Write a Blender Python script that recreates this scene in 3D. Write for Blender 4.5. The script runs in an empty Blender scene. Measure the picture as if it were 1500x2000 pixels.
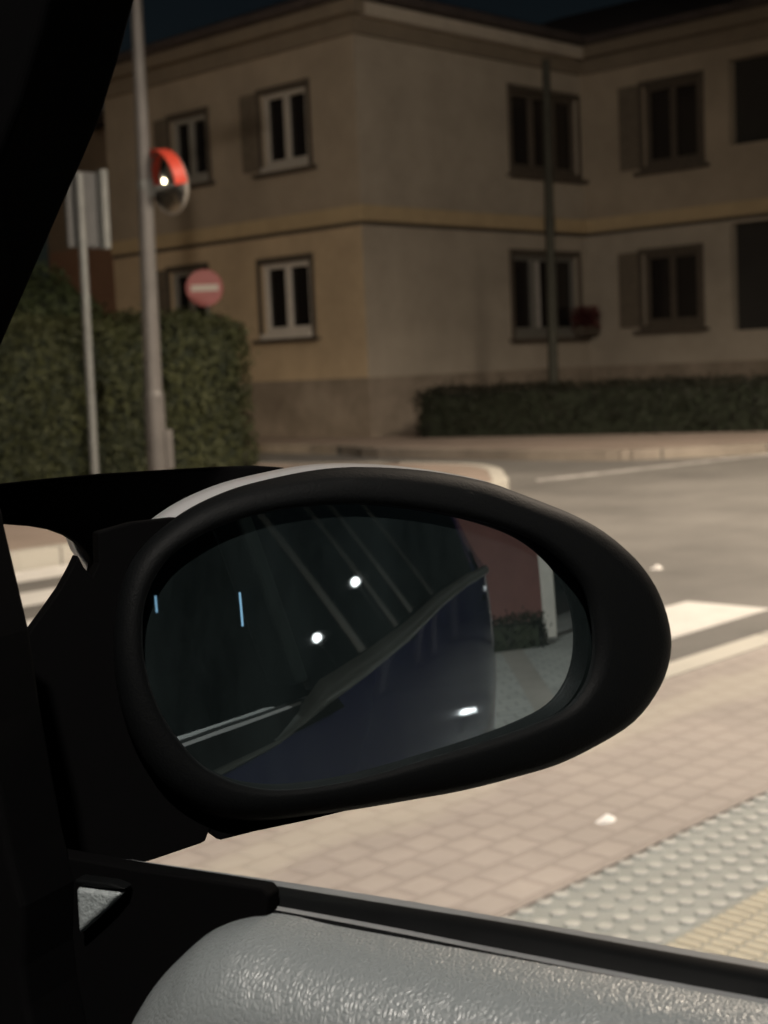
import bpy, bmesh, math, random
import numpy as np
from mathutils import Vector, Matrix, noise
random.seed(7)
R = math.radians
scene = bpy.context.scene
COL = scene.collection

# ------------------------------------------------------------------ survey of the place
# world: x = right of the car, y = ahead of the car, z = up, pavement = 0, metres
FPX = 2862.0
AZ, PITCH, ROLL = R(63.6), R(5.65), R(2.55)
EYE = Vector((0, 0, 1.2))
_F0 = Vector((math.sin(AZ), math.cos(AZ), 0)); _R0 = Vector((math.cos(AZ), -math.sin(AZ), 0)); _Z = Vector((0, 0, 1))
FWD = _F0*math.cos(PITCH) - _Z*math.sin(PITCH)
_U = _F0*math.sin(PITCH) + _Z*math.cos(PITCH)
RGT = _R0*math.cos(ROLL) - _U*math.sin(ROLL)
UPV = _U*math.cos(ROLL) + _R0*math.sin(ROLL)
def ray(x, y):
    return (RGT*((x-750)/FPX) - UPV*((y-1000)/FPX) + FWD).normalized()
def on_plane(x, y, p, n):
    d = ray(x, y); return EYE + d*((p-EYE).dot(n)/d.dot(n))
# street frame: s along the street, n across it
TH = R(-17.4)
E2 = Vector((math.cos(TH), math.sin(TH), 0)); E1 = Vector((-math.sin(TH), math.cos(TH), 0))
def W(s, n, z=0): return E2*s + E1*n + Vector((0, 0, z))
def S(p): return (p.dot(E2), p.dot(E1), p.z)
def at_s(x, y, s): return S(on_plane(x, y, E2*s, E2))
def at_n(x, y, n): return S(on_plane(x, y, E1*n, E1))
def at_z(x, y, z=0): return S(on_plane(x, y, Vector((0, 0, z)), _Z))
def at_x(x, y, X): return on_plane(x, y, Vector((X, 0, 0)), Vector((1, 0, 0)))

# ------------------------------------------------------------------ helpers
def tag(o, label=None, cat=None, group=None, kind=None):
    if label: o['label'] = label
    if cat: o['category'] = cat
    if group: o['group'] = group
    if kind: o['kind'] = kind
    return o
def empty(name, loc, rz=0.0, label=None, cat=None, group=None):
    o = bpy.data.objects.new(name, None); COL.objects.link(o)
    o.location = loc; o.rotation_euler = (0, 0, rz); o.empty_display_size = .1
    return tag(o, label, cat, group)
class MB:
    def __init__(self): self.v = []; self.f = []
    def quad(self, *p):
        b = len(self.v); self.v += [tuple(q) for q in p]; self.f.append(tuple(range(b, b+len(p))))
    def box(self, x0, x1, y0, y1, z0, z1):
        b = len(self.v)
        self.v += [(x, y, z) for z in (z0, z1) for x, y in ((x0, y0), (x1, y0), (x1, y1), (x0, y1))]
        self.f += [tuple(b+i for i in q) for q in ((3,2,1,0),(4,5,6,7),(0,1,5,4),(1,2,6,5),(2,3,7,6),(3,0,4,7))]
    def loops(self, L, closed=True, cap0=False, cap1=False):
        b = len(self.v); n = len(L[0])
        for l in L: self.v += [tuple(p) for p in l]
        for i in range(len(L)-1):
            for j in range(n if closed else n-1):
                k = (j+1) % n
                self.f.append((b+i*n+j, b+i*n+k, b+(i+1)*n+k, b+(i+1)*n+j))
        if cap0: self.f.append(tuple(b+j for j in range(n))[::-1])
        if cap1: self.f.append(tuple(b+(len(L)-1)*n+j for j in range(n)))
    def tube(self, pts, radii, n=16, cap=True):
        L = []
        pts = [Vector(p) for p in pts]
        for i, p in enumerate(pts):
            t = (pts[min(i+1, len(pts)-1)] - pts[max(i-1, 0)]).normalized()
            a = t.orthogonal().normalized() if abs(t.z) < .99 else Vector((1, 0, 0))
            if abs(t.z) < .99: a = t.cross(_Z).normalized()
            c = t.cross(a)
            L.append([p + (a*math.cos(2*math.pi*j/n) + c*math.sin(2*math.pi*j/n))*radii[i] for j in range(n)])
        self.loops(L, True, cap, cap)
    def build(self, name, m, parent=None, smooth=False, recalc=True, bevel=0):
        me = bpy.data.meshes.new(name); me.from_pydata(self.v, [], self.f)
        if recalc:
            bm = bmesh.new(); bm.from_mesh(me); bmesh.ops.recalc_face_normals(bm, faces=bm.faces); bm.to_mesh(me); bm.free()
        me.materials.append(m)
        if smooth:
            me.polygons.foreach_set('use_smooth', [True]*len(me.polygons))
        o = bpy.data.objects.new(name, me); COL.objects.link(o)
        if parent: o.parent = parent
        if bevel:
            b = o.modifiers.new('bevel', 'BEVEL'); b.width = bevel; b.segments = 3; b.limit_method = 'ANGLE'; b.angle_limit = R(35)
        return o
def spline(pts, n=8, closed=False):
    out = []; N = len(pts); P = [Vector(p) for p in pts]
    for i in range(N if closed else N-1):
        g = (lambda k: P[k % N]) if closed else (lambda k: P[max(0, min(N-1, k))])
        a, b, c, d = g(i-1), g(i), g(i+1), g(i+2)
        for j in range(n):
            t = j/n
            out.append(.5*((2*b) + (c-a)*t + (2*a-5*b+4*c-d)*t*t + (3*b-a-3*c+d)*t**3))
    if not closed: out.append(P[-1])
    return out

# ------------------------------------------------------------------ materials
def mat(name, col, rough=.6, metal=0.0, var=0.0, vscale=3.0, col2=None, bump=0.0, bscale=60.0, spec=.5, detail=6.0, coat=0.0):
    m = bpy.data.materials.new(name); m.use_nodes = True
    nt = m.node_tree; N = nt.nodes; L = nt.links; b = N['Principled BSDF']
    b.inputs['Roughness'].default_value = rough; b.inputs['Metallic'].default_value = metal
    b.inputs['Specular IOR Level'].default_value = spec; b.inputs['Coat Weight'].default_value = coat
    b.inputs['Base Color'].default_value = (*col, 1)
    tc = N.new('ShaderNodeTexCoord')
    if var or col2:
        no = N.new('ShaderNodeTexNoise'); no.inputs['Scale'].default_value = vscale; no.inputs['Detail'].default_value = detail
        no.inputs['Roughness'].default_value = .65
        L.new(tc.outputs['Object'], no.inputs['Vector'])
        r = N.new('ShaderNodeValToRGB'); r.color_ramp.elements[0].position = .33; r.color_ramp.elements[1].position = .67
        c2 = col2 or tuple(c*(1-var) for c in col)
        r.color_ramp.elements[0].color = (*c2, 1); r.color_ramp.elements[1].color = (*col, 1)
        L.new(no.outputs['Fac'], r.inputs['Fac']); L.new(r.outputs['Color'], b.inputs['Base Color'])
    if bump:
        n2 = N.new('ShaderNodeTexNoise'); n2.inputs['Scale'].default_value = bscale; n2.inputs['Detail'].default_value = 4
        L.new(tc.outputs['Object'], n2.inputs['Vector'])
        bp = N.new('ShaderNodeBump'); bp.inputs['Strength'].default_value = bump; bp.inputs['Distance'].default_value = .01
        L.new(n2.outputs['Fac'], bp.inputs['Height']); L.new(bp.outputs['Normal'], b.inputs['Normal'])
    return m
def emit(name, col, strength):
    m = bpy.data.materials.new(name); m.use_nodes = True
    N = m.node_tree.nodes; b = N['Principled BSDF']
    b.inputs['Base Color'].default_value = (*col, 1); b.inputs['Emission Color'].default_value = (*col, 1); b.inputs['Emission Strength'].default_value = strength
    return m
def brickmat(name, c1, c2, mortar, bw, bh, ms=.012, rough=.75, off=.5, patch=None, stain=.0):
    m = bpy.data.materials.new(name); m.use_nodes = True
    nt = m.node_tree; N = nt.nodes; L = nt.links; b = N['Principled BSDF']; b.inputs['Roughness'].default_value = rough
    tc = N.new('ShaderNodeTexCoord')
    br = N.new('ShaderNodeTexBrick'); br.offset = off
    br.inputs['Color1'].default_value = (*c1, 1); br.inputs['Color2'].default_value = (*c2, 1); br.inputs['Mortar'].default_value = (*mortar, 1)
    br.inputs['Scale'].default_value = 1.0; br.inputs['Mortar Size'].default_value = ms; br.inputs['Mortar Smooth'].default_value = .4
    br.inputs['Brick Width'].default_value = bw; br.inputs['Row Height'].default_value = bh
    L.new(tc.outputs['Object'], br.inputs['Vector'])
    no = N.new('ShaderNodeTexNoise'); no.inputs['Scale'].default_value = .9; no.inputs['Detail'].default_value = 8; no.inputs['Roughness'].default_value = .7
    L.new(tc.outputs['Object'], no.inputs['Vector'])
    r = N.new('ShaderNodeValToRGB'); r.color_ramp.elements[0].position = .35; r.color_ramp.elements[1].position = .65
    r.color_ramp.elements[0].color = (*([1-stain]*3), 1); r.color_ramp.elements[1].color = (1, 1, 1, 1)
    L.new(no.outputs['Fac'], r.inputs['Fac'])
    mx = N.new('ShaderNodeMix'); mx.data_type = 'RGBA'; mx.blend_type = 'MULTIPLY'; mx.inputs['Factor'].default_value = 1
    L.new(br.outputs['Color'], mx.inputs[6]); L.new(r.outputs['Color'], mx.inputs[7])
    L.new(mx.outputs[2], b.inputs['Base Color'])
    if patch:      # a course of paler stones, ragged along its edges
        sx = N.new('ShaderNodeSeparateXYZ'); L.new(tc.outputs['Object'], sx.inputs[0])
        wob = N.new('ShaderNodeTexNoise'); wob.inputs['Scale'].default_value = 2.6; wob.inputs['Detail'].default_value = 5; L.new(tc.outputs['Object'], wob.inputs['Vector'])
        yy = N.new('ShaderNodeMath'); yy.operation = 'MULTIPLY_ADD'; yy.inputs[1].default_value = .22; L.new(wob.outputs['Fac'], yy.inputs[0]); L.new(sx.outputs['Y'], yy.inputs[2])
        c = (patch[1]+patch[2])/2+.11
        sb_ = N.new('ShaderNodeMath'); sb_.operation = 'SUBTRACT'; sb_.inputs[1].default_value = c; L.new(yy.outputs[0], sb_.inputs[0])
        ab = N.new('ShaderNodeMath'); ab.operation = 'ABSOLUTE'; L.new(sb_.outputs[0], ab.inputs[0])
        mr = N.new('ShaderNodeMapRange'); mr.inputs['From Min'].default_value = (patch[2]-patch[1])/2-.04; mr.inputs['From Max'].default_value = (patch[2]-patch[1])/2+.04
        mr.inputs['To Min'].default_value = .4; mr.inputs['To Max'].default_value = 0; L.new(ab.outputs[0], mr.inputs['Value'])
        m2 = N.new('ShaderNodeMix'); m2.data_type = 'RGBA'; m2.inputs[7].default_value = (*patch[0], 1)
        L.new(mr.outputs[0], m2.inputs['Factor']); L.new(mx.outputs[2], m2.inputs[6]); L.new(m2.outputs[2], b.inputs['Base Color'])
    bp = N.new('ShaderNodeBump'); bp.inputs['Strength'].default_value = .5; bp.inputs['Distance'].default_value = .006; bp.invert = True
    L.new(br.outputs['Fac'], bp.inputs['Height']); L.new(bp.outputs['Normal'], b.inputs['Normal'])
    return m
def leafmat(name, a, c, cl=1.3):
    m = bpy.data.materials.new(name); m.use_nodes = True
    nt = m.node_tree; N = nt.nodes; L = nt.links; b = N['Principled BSDF']; b.inputs['Roughness'].default_value = .6
    g = N.new('ShaderNodeNewGeometry'); r = N.new('ShaderNodeValToRGB'); tc = N.new('ShaderNodeTexCoord')
    no = N.new('ShaderNodeTexNoise'); no.inputs['Scale'].default_value = cl; no.inputs['Detail'].default_value = 3
    L.new(tc.outputs['Object'], no.inputs['Vector'])
    ma = N.new('ShaderNodeMath'); ma.operation = 'MULTIPLY_ADD'; ma.inputs[1].default_value = .45
    mb_ = N.new('ShaderNodeMapRange'); mb_.inputs['From Min'].default_value = .35; mb_.inputs['From Max'].default_value = .65; mb_.inputs['To Max'].default_value = .55
    L.new(no.outputs['Fac'], mb_.inputs['Value']); L.new(g.outputs['Random Per Island'], ma.inputs[0]); L.new(mb_.outputs[0], ma.inputs[2])
    r.color_ramp.elements[0].color = (*a, 1); r.color_ramp.elements[1].color = (*c, 1)
    L.new(ma.outputs[0], r.inputs['Fac']); L.new(r.outputs['Color'], b.inputs['Base Color'])
    b.inputs['Specular IOR Level'].default_value = .2
    return m
def leather(name, col):
    m = bpy.data.materials.new(name); m.use_nodes = True
    nt = m.node_tree; N = nt.nodes; L = nt.links; b = N['Principled BSDF']
    b.inputs['Base Color'].default_value = (*col, 1); b.inputs['Roughness'].default_value = .41; b.inputs['Specular IOR Level'].default_value = .5
    tc = N.new('ShaderNodeTexCoord')
    mp = N.new('ShaderNodeMapping'); mp.inputs['Scale'].default_value = (1, 1.25, .8)
    L.new(tc.outputs['Object'], mp.inputs['Vector'])
    v = N.new('ShaderNodeTexVoronoi'); v.feature = 'DISTANCE_TO_EDGE'; v.inputs['Scale'].default_value = 500; v.inputs['Randomness'].default_value = 1
    wv = N.new('ShaderNodeTexNoise'); wv.inputs['Scale'].default_value = 120; wv.inputs['Detail'].default_value = 3
    L.new(mp.outputs['Vector'], wv.inputs['Vector'])
    ad = N.new('ShaderNodeVectorMath'); ad.operation = 'MULTIPLY_ADD'; ad.inputs[1].default_value = (.004, .004, .004)
    L.new(wv.outputs['Color'], ad.inputs[0]); L.new(mp.outputs['Vector'], ad.inputs[2])
    L.new(ad.outputs['Vector'], v.inputs['Vector'])
    n3 = N.new('ShaderNodeTexNoise'); n3.inputs['Scale'].default_value = 160; n3.inputs['Detail'].default_value = 4
    L.new(mp.outputs['Vector'], n3.inputs['Vector'])
    r = N.new('ShaderNodeValToRGB'); r.color_ramp.elements[0].position = 0; r.color_ramp.elements[1].position = .32
    L.new(v.outputs['Distance'], r.inputs['Fac'])
    ma = N.new('ShaderNodeMath'); ma.operation = 'MULTIPLY_ADD'; ma.inputs[1].default_value = .75
    L.new(r.outputs['Color'], ma.inputs[0]); L.new(n3.outputs['Fac'], ma.inputs[2])
    bp = N.new('ShaderNodeBump'); bp.inputs['Strength'].default_value = .36; bp.inputs['Distance'].default_value = .0008
    L.new(ma.outputs['Value'], bp.inputs['Height']); L.new(bp.outputs['Normal'], b.inputs['Normal'])
    return m

M = {}
M['asphalt'] = mat('asphalt', (.165,.158,.145), .8, var=.45, vscale=.7, bump=.5, bscale=90, detail=10)
M['paint'] = mat('road_paint', (.66,.645,.61), .6, var=.18, vscale=5, bump=.2, bscale=60)
M['worn_paint'] = mat('worn_road_paint', (.5,.48,.45), .7, col2=(.2,.19,.18), vscale=4)
M['pavers'] = brickmat('pink_pavers', (.375,.332,.297), (.345,.305,.275), (.312,.272,.244), .115, .1, .013, stain=.26, patch=((.43,.40,.33), 2.60, 2.80))
M['slabs'] = brickmat('far_pavers', (.31,.25,.21), (.285,.23,.19), (.2,.16,.13), .4, .4, .01, stain=.3)
M['kerb'] = brickmat('kerbstone', (.50,.48,.42), (.46,.44,.39), (.2,.19,.17), 1.0, 9, .012, stain=.2)
M['far_kerb'] = brickmat('far_kerbstone', (.30,.26,.21), (.27,.23,.19), (.1,.09,.08), 1.0, 9, .012, stain=.35)
M['beige'] = mat('beige_slab', (.48,.45,.38), .75, var=.22, vscale=2.2, bump=.3, bscale=50)
M['tactile'] = mat('tactile_grey', (.268,.283,.265), .7, var=.2, vscale=6, bump=.3, bscale=90)
M['tactile_worn_lit'] = mat('worn_lit_domes', (.41,.41,.38), .6, var=.3, vscale=9)  # paler domes: wear, and some of the lighting put into the colour
M['ridge'] = mat('tactile_cream', (.25,.245,.205), .7, var=.15, vscale=6, bump=.3, bscale=90)
M['ridge_top'] = mat('ridge_tops', (.50,.45,.34), .7, var=.2, vscale=9)
M['lot'] = brickmat('grey_setts', (.20,.21,.20), (.18,.19,.185), (.11,.11,.11), .24, .16, .012, stain=.3)
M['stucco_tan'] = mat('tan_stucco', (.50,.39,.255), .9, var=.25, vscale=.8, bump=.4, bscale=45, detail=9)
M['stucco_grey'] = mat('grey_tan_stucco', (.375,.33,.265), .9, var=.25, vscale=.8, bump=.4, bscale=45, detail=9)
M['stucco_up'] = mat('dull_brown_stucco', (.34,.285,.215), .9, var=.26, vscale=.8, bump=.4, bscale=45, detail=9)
M['belt'] = mat('ochre_band', (.44,.34,.20), .85, var=.15, vscale=2)
M['groove'] = mat('dark_band_joint', (.07,.055,.04), .9)  # dark brown line right under the ochre band
M['plinth'] = mat('stone_plinth', (.28,.235,.185), .9, col2=(.15,.122,.092), vscale=1.1, bump=.8, bscale=14, detail=9)
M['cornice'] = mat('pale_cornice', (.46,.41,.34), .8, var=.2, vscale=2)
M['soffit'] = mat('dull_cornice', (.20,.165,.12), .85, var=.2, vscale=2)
M['rooftile'] = mat('roof_tiles', (.07,.055,.05), .85, var=.4, vscale=3, bump=.6, bscale=8)
M['white_frame'] = mat('white_window_frame', (.62,.58,.52), .5, var=.12, vscale=5)
M['grey_frame'] = mat('grey_window_frame', (.26,.25,.22), .5, var=.12, vscale=5)
M['mid_frame'] = mat('cream_window_frame', (.42,.39,.34), .5, var=.12, vscale=5)
M['dull_frame'] = mat('dull_window_frame', (.15,.145,.125), .5, var=.12, vscale=5)
M['brown_trim'] = mat('brown_timber', (.085,.068,.050), .7, var=.3, vscale=8)
M['shutter'] = mat('shutter_timber', (.14,.115,.085), .7, var=.25, vscale=8)
M['pane'] = mat('night_pane', (.013,.011,.010), .12, spec=.4)
M['curtain'] = mat('pale_curtain', (.42,.4,.37), .9, var=.3, vscale=9)
M['shade_void'] = mat('recess_shade', (.026,.024,.021), .9, var=.2)
M['door_wood'] = mat('door_wood', (.10,.06,.04), .6, var=.3, vscale=6)
M['redbrown'] = mat('red_brown_render', (.30,.165,.10), .9, var=.2, vscale=1.2, bump=.4, bscale=30)
M['upbrown'] = mat('umber_render', (.24,.18,.12), .9, var=.2, vscale=1.2, bump=.4, bscale=30)
M['galv'] = mat('galvanised_steel', (.20,.208,.20), .55, metal=.35, var=.25, vscale=6, bump=.1, bscale=40)
M['pole_grey'] = mat('grey_painted_pole', (.15,.142,.134), .5, var=.25, vscale=3, metal=.2)
M['dark_pole'] = mat('dark_timber_pole', (.03,.03,.02), .8, var=.4, vscale=5)
M['sign_back'] = mat('sign_back_grey', (.085,.087,.088), .6, metal=.2, var=.2, vscale=5)
M['sign_red'] = mat('sign_red', (.42,.10,.09), .45, var=.1)
M['sign_white'] = mat('sign_white', (.62,.56,.48), .45)
M['hood_red'] = mat('hood_red', (.72,.085,.05), .4, var=.1)
M['chrome'] = mat('mirror_dome', (.75,.75,.74), .06, metal=1)
M['rim_grey'] = mat('mirror_rim_grey', (.33,.31,.28), .5)
M['leaf'] = leafmat('hedge_leaves', (.014,.018,.007), (.058,.064,.026))
M['leaf_dark'] = leafmat('dark_hedge_leaves', (.006,.007,.004), (.018,.019,.011))
M['leaf_light'] = leafmat('bush_leaves', (.022,.033,.012), (.06,.075,.033))
M['core'] = mat('hedge_inside', (.012,.017,.007), .95)
M['flower'] = leafmat('red_flower_leaves', (.05,.012,.012), (.13,.035,.03))
# car
M['black_plastic'] = mat('black_plastic', (.0016,.0019,.0021), .6, spec=.06, bump=.12, bscale=900)
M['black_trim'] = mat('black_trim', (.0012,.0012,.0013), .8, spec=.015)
M['rubber'] = mat('rubber_seal', (.0025,.0028,.003), .42, spec=.07, var=.3, vscale=40)
M['seal_highlight'] = mat('belt_moulding_highlight', (.12,.125,.128), .35, spec=.6, var=.15, vscale=60)  # grey highlight put into the colour of the black seals' edges
M['silver'] = mat('silver_paint', (.62,.62,.63), .3, metal=.6, coat=.5)
M['navy'] = mat('navy_paint', (.012,.013,.040), .05, spec=.5)
M['navy'].node_tree.nodes['Principled BSDF'].inputs['IOR'].default_value = 1.09
M['strip'] = mat('window_strip', (.035,.04,.039), .45, metal=.2, var=.25, vscale=8)
M['dark_glass'] = mat('dark_side_glass', (.004,.006,.007), .02, spec=.6)
M['mirror_glass'] = mat('mirror_glass', (.44,.50,.52), .015, metal=1)
def hazy(m, amount, scale):  # mixes an uneven teal haze into the surface colour
    nt = m.node_tree; N = nt.nodes; L = nt.links; b = N['Principled BSDF']; out = N['Material Output']
    d = N.new('ShaderNodeBsdfDiffuse'); d.inputs['Color'].default_value = (.19,.27,.28,1)
    tc = N.new('ShaderNodeTexCoord'); mp = N.new('ShaderNodeMapping'); mp.inputs['Rotation'].default_value = (.5,.9,.3); mp.inputs['Scale'].default_value = (1,4,1)
    no = N.new('ShaderNodeTexNoise'); no.inputs['Scale'].default_value = scale; no.inputs['Detail'].default_value = 7; no.inputs['Roughness'].default_value = .7
    L.new(tc.outputs['Object'], mp.inputs['Vector']); L.new(mp.outputs['Vector'], no.inputs['Vector'])
    mr = N.new('ShaderNodeMapRange'); mr.inputs['From Min'].default_value = .38; mr.inputs['From Max'].default_value = .72; mr.inputs['To Min'].default_value = amount*.35; mr.inputs['To Max'].default_value = amount
    L.new(no.outputs['Fac'], mr.inputs['Value'])
    mx = N.new('ShaderNodeMixShader'); L.new(mr.outputs[0], mx.inputs['Fac']); L.new(b.outputs[0], mx.inputs[1]); L.new(d.outputs[0], mx.inputs[2]); L.new(mx.outputs[0], out.inputs['Surface'])
hazy(M['mirror_glass'], .032, 9)
M['leather'] = leather('grey_leather', (.096,.107,.110))
M['trim_grey'] = mat('grey_trim', (.12,.135,.138), .5, bump=.25, bscale=500)
M['cabin_dark'] = mat('pillar_cloth', (.004,.008,.009), .8, spec=.1)
M['seat'] = mat('seat_cloth', (.004,.008,.009), .85, spec=.05)
M['streak_glow'] = emit('streak_glow', (.35,.62,.85), 1.2)
M['tyre'] = mat('tyre_rubber', (.015,.015,.015), .8)
M['alloy'] = mat('alloy', (.4,.4,.4), .35, metal=.9)
M['red_brick'] = brickmat('dark_red_brick', (.30,.065,.06), (.24,.05,.05), (.2,.09,.08), .25, .08, .01, stain=.25)
M['post'] = mat('pale_post', (.42,.41,.38), .6, var=.2)
M['paper'] = mat('white_paper', (.85,.82,.78), .8)
M['lamp_metal'] = mat('lamp_housing', (.12,.12,.12), .5, metal=.5)

# ------------------------------------------------------------------ camera, world
cam = bpy.data.cameras.new('camera'); co = bpy.data.objects.new('camera', cam); COL.objects.link(co)
co.matrix_world = Matrix((( RGT.x, UPV.x, -FWD.x, EYE.x), (RGT.y, UPV.y, -FWD.y, EYE.y), (RGT.z, UPV.z, -FWD.z, EYE.z), (0,0,0,1)))
cam.sensor_fit = 'VERTICAL'; cam.sensor_height = 24; cam.lens = 24*FPX/2000
cam.clip_start = .02; cam.clip_end = 2000
cam.dof.use_dof = True; cam.dof.focus_distance = .62; cam.dof.aperture_fstop = 12
scene.camera = co
w = bpy.data.worlds.new('World'); scene.world = w; w.use_nodes = True
wn = w.node_tree; bg = wn.nodes['Background']
sky = wn.nodes.new('ShaderNodeTexSky'); sky.sky_type = 'NISHITA'; sky.sun_disc = False
SUN_EL, SUN_AZ = R(12), R(230)
sky.sun_elevation = SUN_EL; sky.sun_rotation = SUN_AZ
wn.links.new(sky.outputs['Color'], bg.inputs['Color']); bg.inputs['Strength'].default_value = .0013
scene.view_settings.view_transform = 'Standard'; scene.view_settings.look = 'None'; scene.view_settings.exposure = 0
scene.cycles.use_denoising = True
scene.cycles.max_bounces = 8
scene.cycles.sample_clamp_indirect = 4

# ------------------------------------------------------------------ ground (local axes = street frame)
def flat(name, m, pts, z, kind='structure', z0=None):
    mb = MB()
    if z0 is None: mb.quad(*[(p[0], p[1], z) for p in pts])
    else:
        mb.loops([[(p[0], p[1], z0) for p in pts], [(p[0], p[1], z) for p in pts]], True, False, True)
    o = mb.build(name, m); o.rotation_euler.z = TH
    if kind: o['kind'] = kind
    return o
ROADZ = -.13
flat('road', M['asphalt'], [(-300,-300),(400,-300),(400,400),(-300,400)], ROADZ)
# near pavement: setts by the car, cream strip, blister strip, pink pavers, kerb
NK = 3.13
flat('car_park', M['lot'], [(-60,-40),(60,-40),(60,1.24),(-60,1.24)], 0, z0=-.2)
flat('pavement', M['pavers'], [(-60,1.978),(60,1.978),(60,NK-.14),(-60,NK-.14)], 0, z0=-.2)
o = flat('kerb', M['kerb'], [(-60,NK-.16),(60,NK-.16),(60,NK-.02),(-60,NK-.02)], .004, z0=-.2)
o = flat('kerb_edging', M['beige'], [(-60,NK-.14),(60,NK-.14),(60,NK-.16),(-60,NK-.16)], 0, z0=-.2)
# blister paving
mb = MB(); y0, y1 = 1.62, 1.966
mb.loops([[(-6,y0,-.2),(12,y0,-.2),(12,y1,-.2),(-6,y1,-.2)], [(-6,y0,-.001),(12,y0,-.001),(12,y1,-.001),(-6,y1,-.001)]], True, False, True)
p = .0635
for i in range(int(8.6/p)):
    for j in range(6):
        cx = 1.0 + i*p + (p/2 if j % 2 else 0) + random.uniform(-.002,.002); cy = y0+.024+j*p*.97
        L = []
        for rr, zz in ((.0215,-.001), (.0180,.0034), (.009,.0050)):
            L.append([(cx+rr*math.cos(k*math.pi/4), cy+rr*math.sin(k*math.pi/4), zz) for k in range(8)])
        mb.loops(L, True, False, True)
o = mb.build('tactile_paving', M['tactile']); o.data.materials.append(M['tactile_worn_lit']); o.rotation_euler.z = TH
for pg in o.data.polygons:
    if pg.center.z > .002: pg.material_index = 1; o['kind'] = 'structure'
# cream ridged strip
mb = MB(); y0, y1 = 1.24, 1.618
mb.loops([[(-6,y0,-.2),(12,y0,-.2),(12,y1,-.2),(-6,y1,-.2)], [(-6,y0,0),(12,y0,0),(12,y1,0),(-6,y1,0)]], True, False, True)
for i in range(int(6/.033)):
    for j in range(6):
        cx = 1.4+i*.033; cy = 1.245+j*.061
        a, b = .009, .026
        L = [[(cx-a,cy-b+.03,0),(cx+a,cy-b+.03,0),(cx+a,cy+b+.03,0),(cx-a,cy+b+.03,0)], [(cx-a*.6,cy-b+.032,.005),(cx+a*.6,cy-b+.032,.005),(cx+a*.6,cy+b+.028,.005),(cx-a*.6,cy+b+.028,.005)]]
        mb.loops(L, True, False, True)
o = mb.build('ridged_paving', M['ridge']); o.data.materials.append(M['ridge_top']); o.rotation_euler.z = TH
for pg in o.data.polygons:
    if pg.center.z > .002: pg.material_index = 1; o['kind'] = 'structure'
# zebra bars: each a flat marking sheet on the road
mb = MB()
for k in range(6):
    n0 = 3.735 + .953*k
    mb.quad((2.6,n0,0),(6.74,n0,0),(6.74,n0+.5,0),(2.6,n0+.5,0))
o = mb.build('road_crossing_markings', M['paint']); o.rotation_euler.z = TH; o.location.z = ROADZ+.004; o['kind'] = 'structure'
# edge line towards the side street mouth
mb = MB()
mb.quad((12.75,9.86,0),(20,8.75,0),(40,7.0,0),(40,7.2,0),(20,8.98,0),(12.95,10.06,0))
o = mb.build('road_edge_line', M['worn_paint']); o.rotation_euler.z = TH; o.location.z = ROADZ+.004; o['kind'] = 'structure'
# far-left pavement with a rounded corner
corner = [(10.8,9.08),(11.45,9.33),(12.1,9.9),(12.8,10.55),(13.3,11.4)]
pts = [(-40,9.08)] + [(p.x,p.y) for p in spline([(*c,0) for c in corner], 5)] + [(13.3,13),(12.95,15),(12.6,40),(-40,40)]
flat('far_pavement', M['slabs'], pts, .0, z0=-.2)
mb = MB()
kl = [Vector((-40,9.02,0))] + spline([(10.8,9.02,0),(11.48,9.27,0),(12.15,9.85,0),(12.86,10.51,0),(13.36,11.4,0),(13.38,13,0),(13.03,15,0),(12.68,40,0)], 5)
for a, b in zip(kl, kl[1:]):
    d = (b-a).normalized(); nn = Vector((-d.y, d.x, 0))*.16
    mb.quad(a+Vector((0,0,-.2)), b+Vector((0,0,-.2)), b+Vector((0,0,.006)), a+Vector((0,0,.006)))
    mb.quad(a+Vector((0,0,.006)), b+Vector((0,0,.006)), b+nn+Vector((0,0,.006)), a+nn+Vector((0,0,.006)))
o = mb.build('far_pavement_kerb', M['kerb'], recalc=False); o.rotation_euler.z = TH; o['kind'] = 'structure'
# house-side pavement
k2 = spline([(17.2,40,0),(16.3,18.6,0),(15.62,15,0),(15.6,11.3,0),(16.05,10.4,0),(17.0,9.5,0),(19,8.6,0),(30,7.6,0),(60,7.0,0)], 6)
flat('house_pavement', M['slabs'], [(p.x,p.y) for p in k2] + [(60,40)], 0, z0=-.2)
mb = MB()
for a, b in zip(k2, k2[1:]):
    d = (b-a).normalized(); nn = Vector((-d.y, d.x, 0))*.16; o_ = -nn*.35
    mb.quad(a+o_+Vector((0,0,-.2)), b+o_+Vector((0,0,-.2)), b+o_+Vector((0,0,.006)), a+o_+Vector((0,0,.006)))
    mb.quad(a+o_+Vector((0,0,.006)), b+o_+Vector((0,0,.006)), b+nn+Vector((0,0,.006)), a+nn+Vector((0,0,.006)))
o = mb.build('house_pavement_kerb', M['far_kerb'], recalc=False); o.rotation_euler.z = TH; o['kind'] = 'structure'

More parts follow.
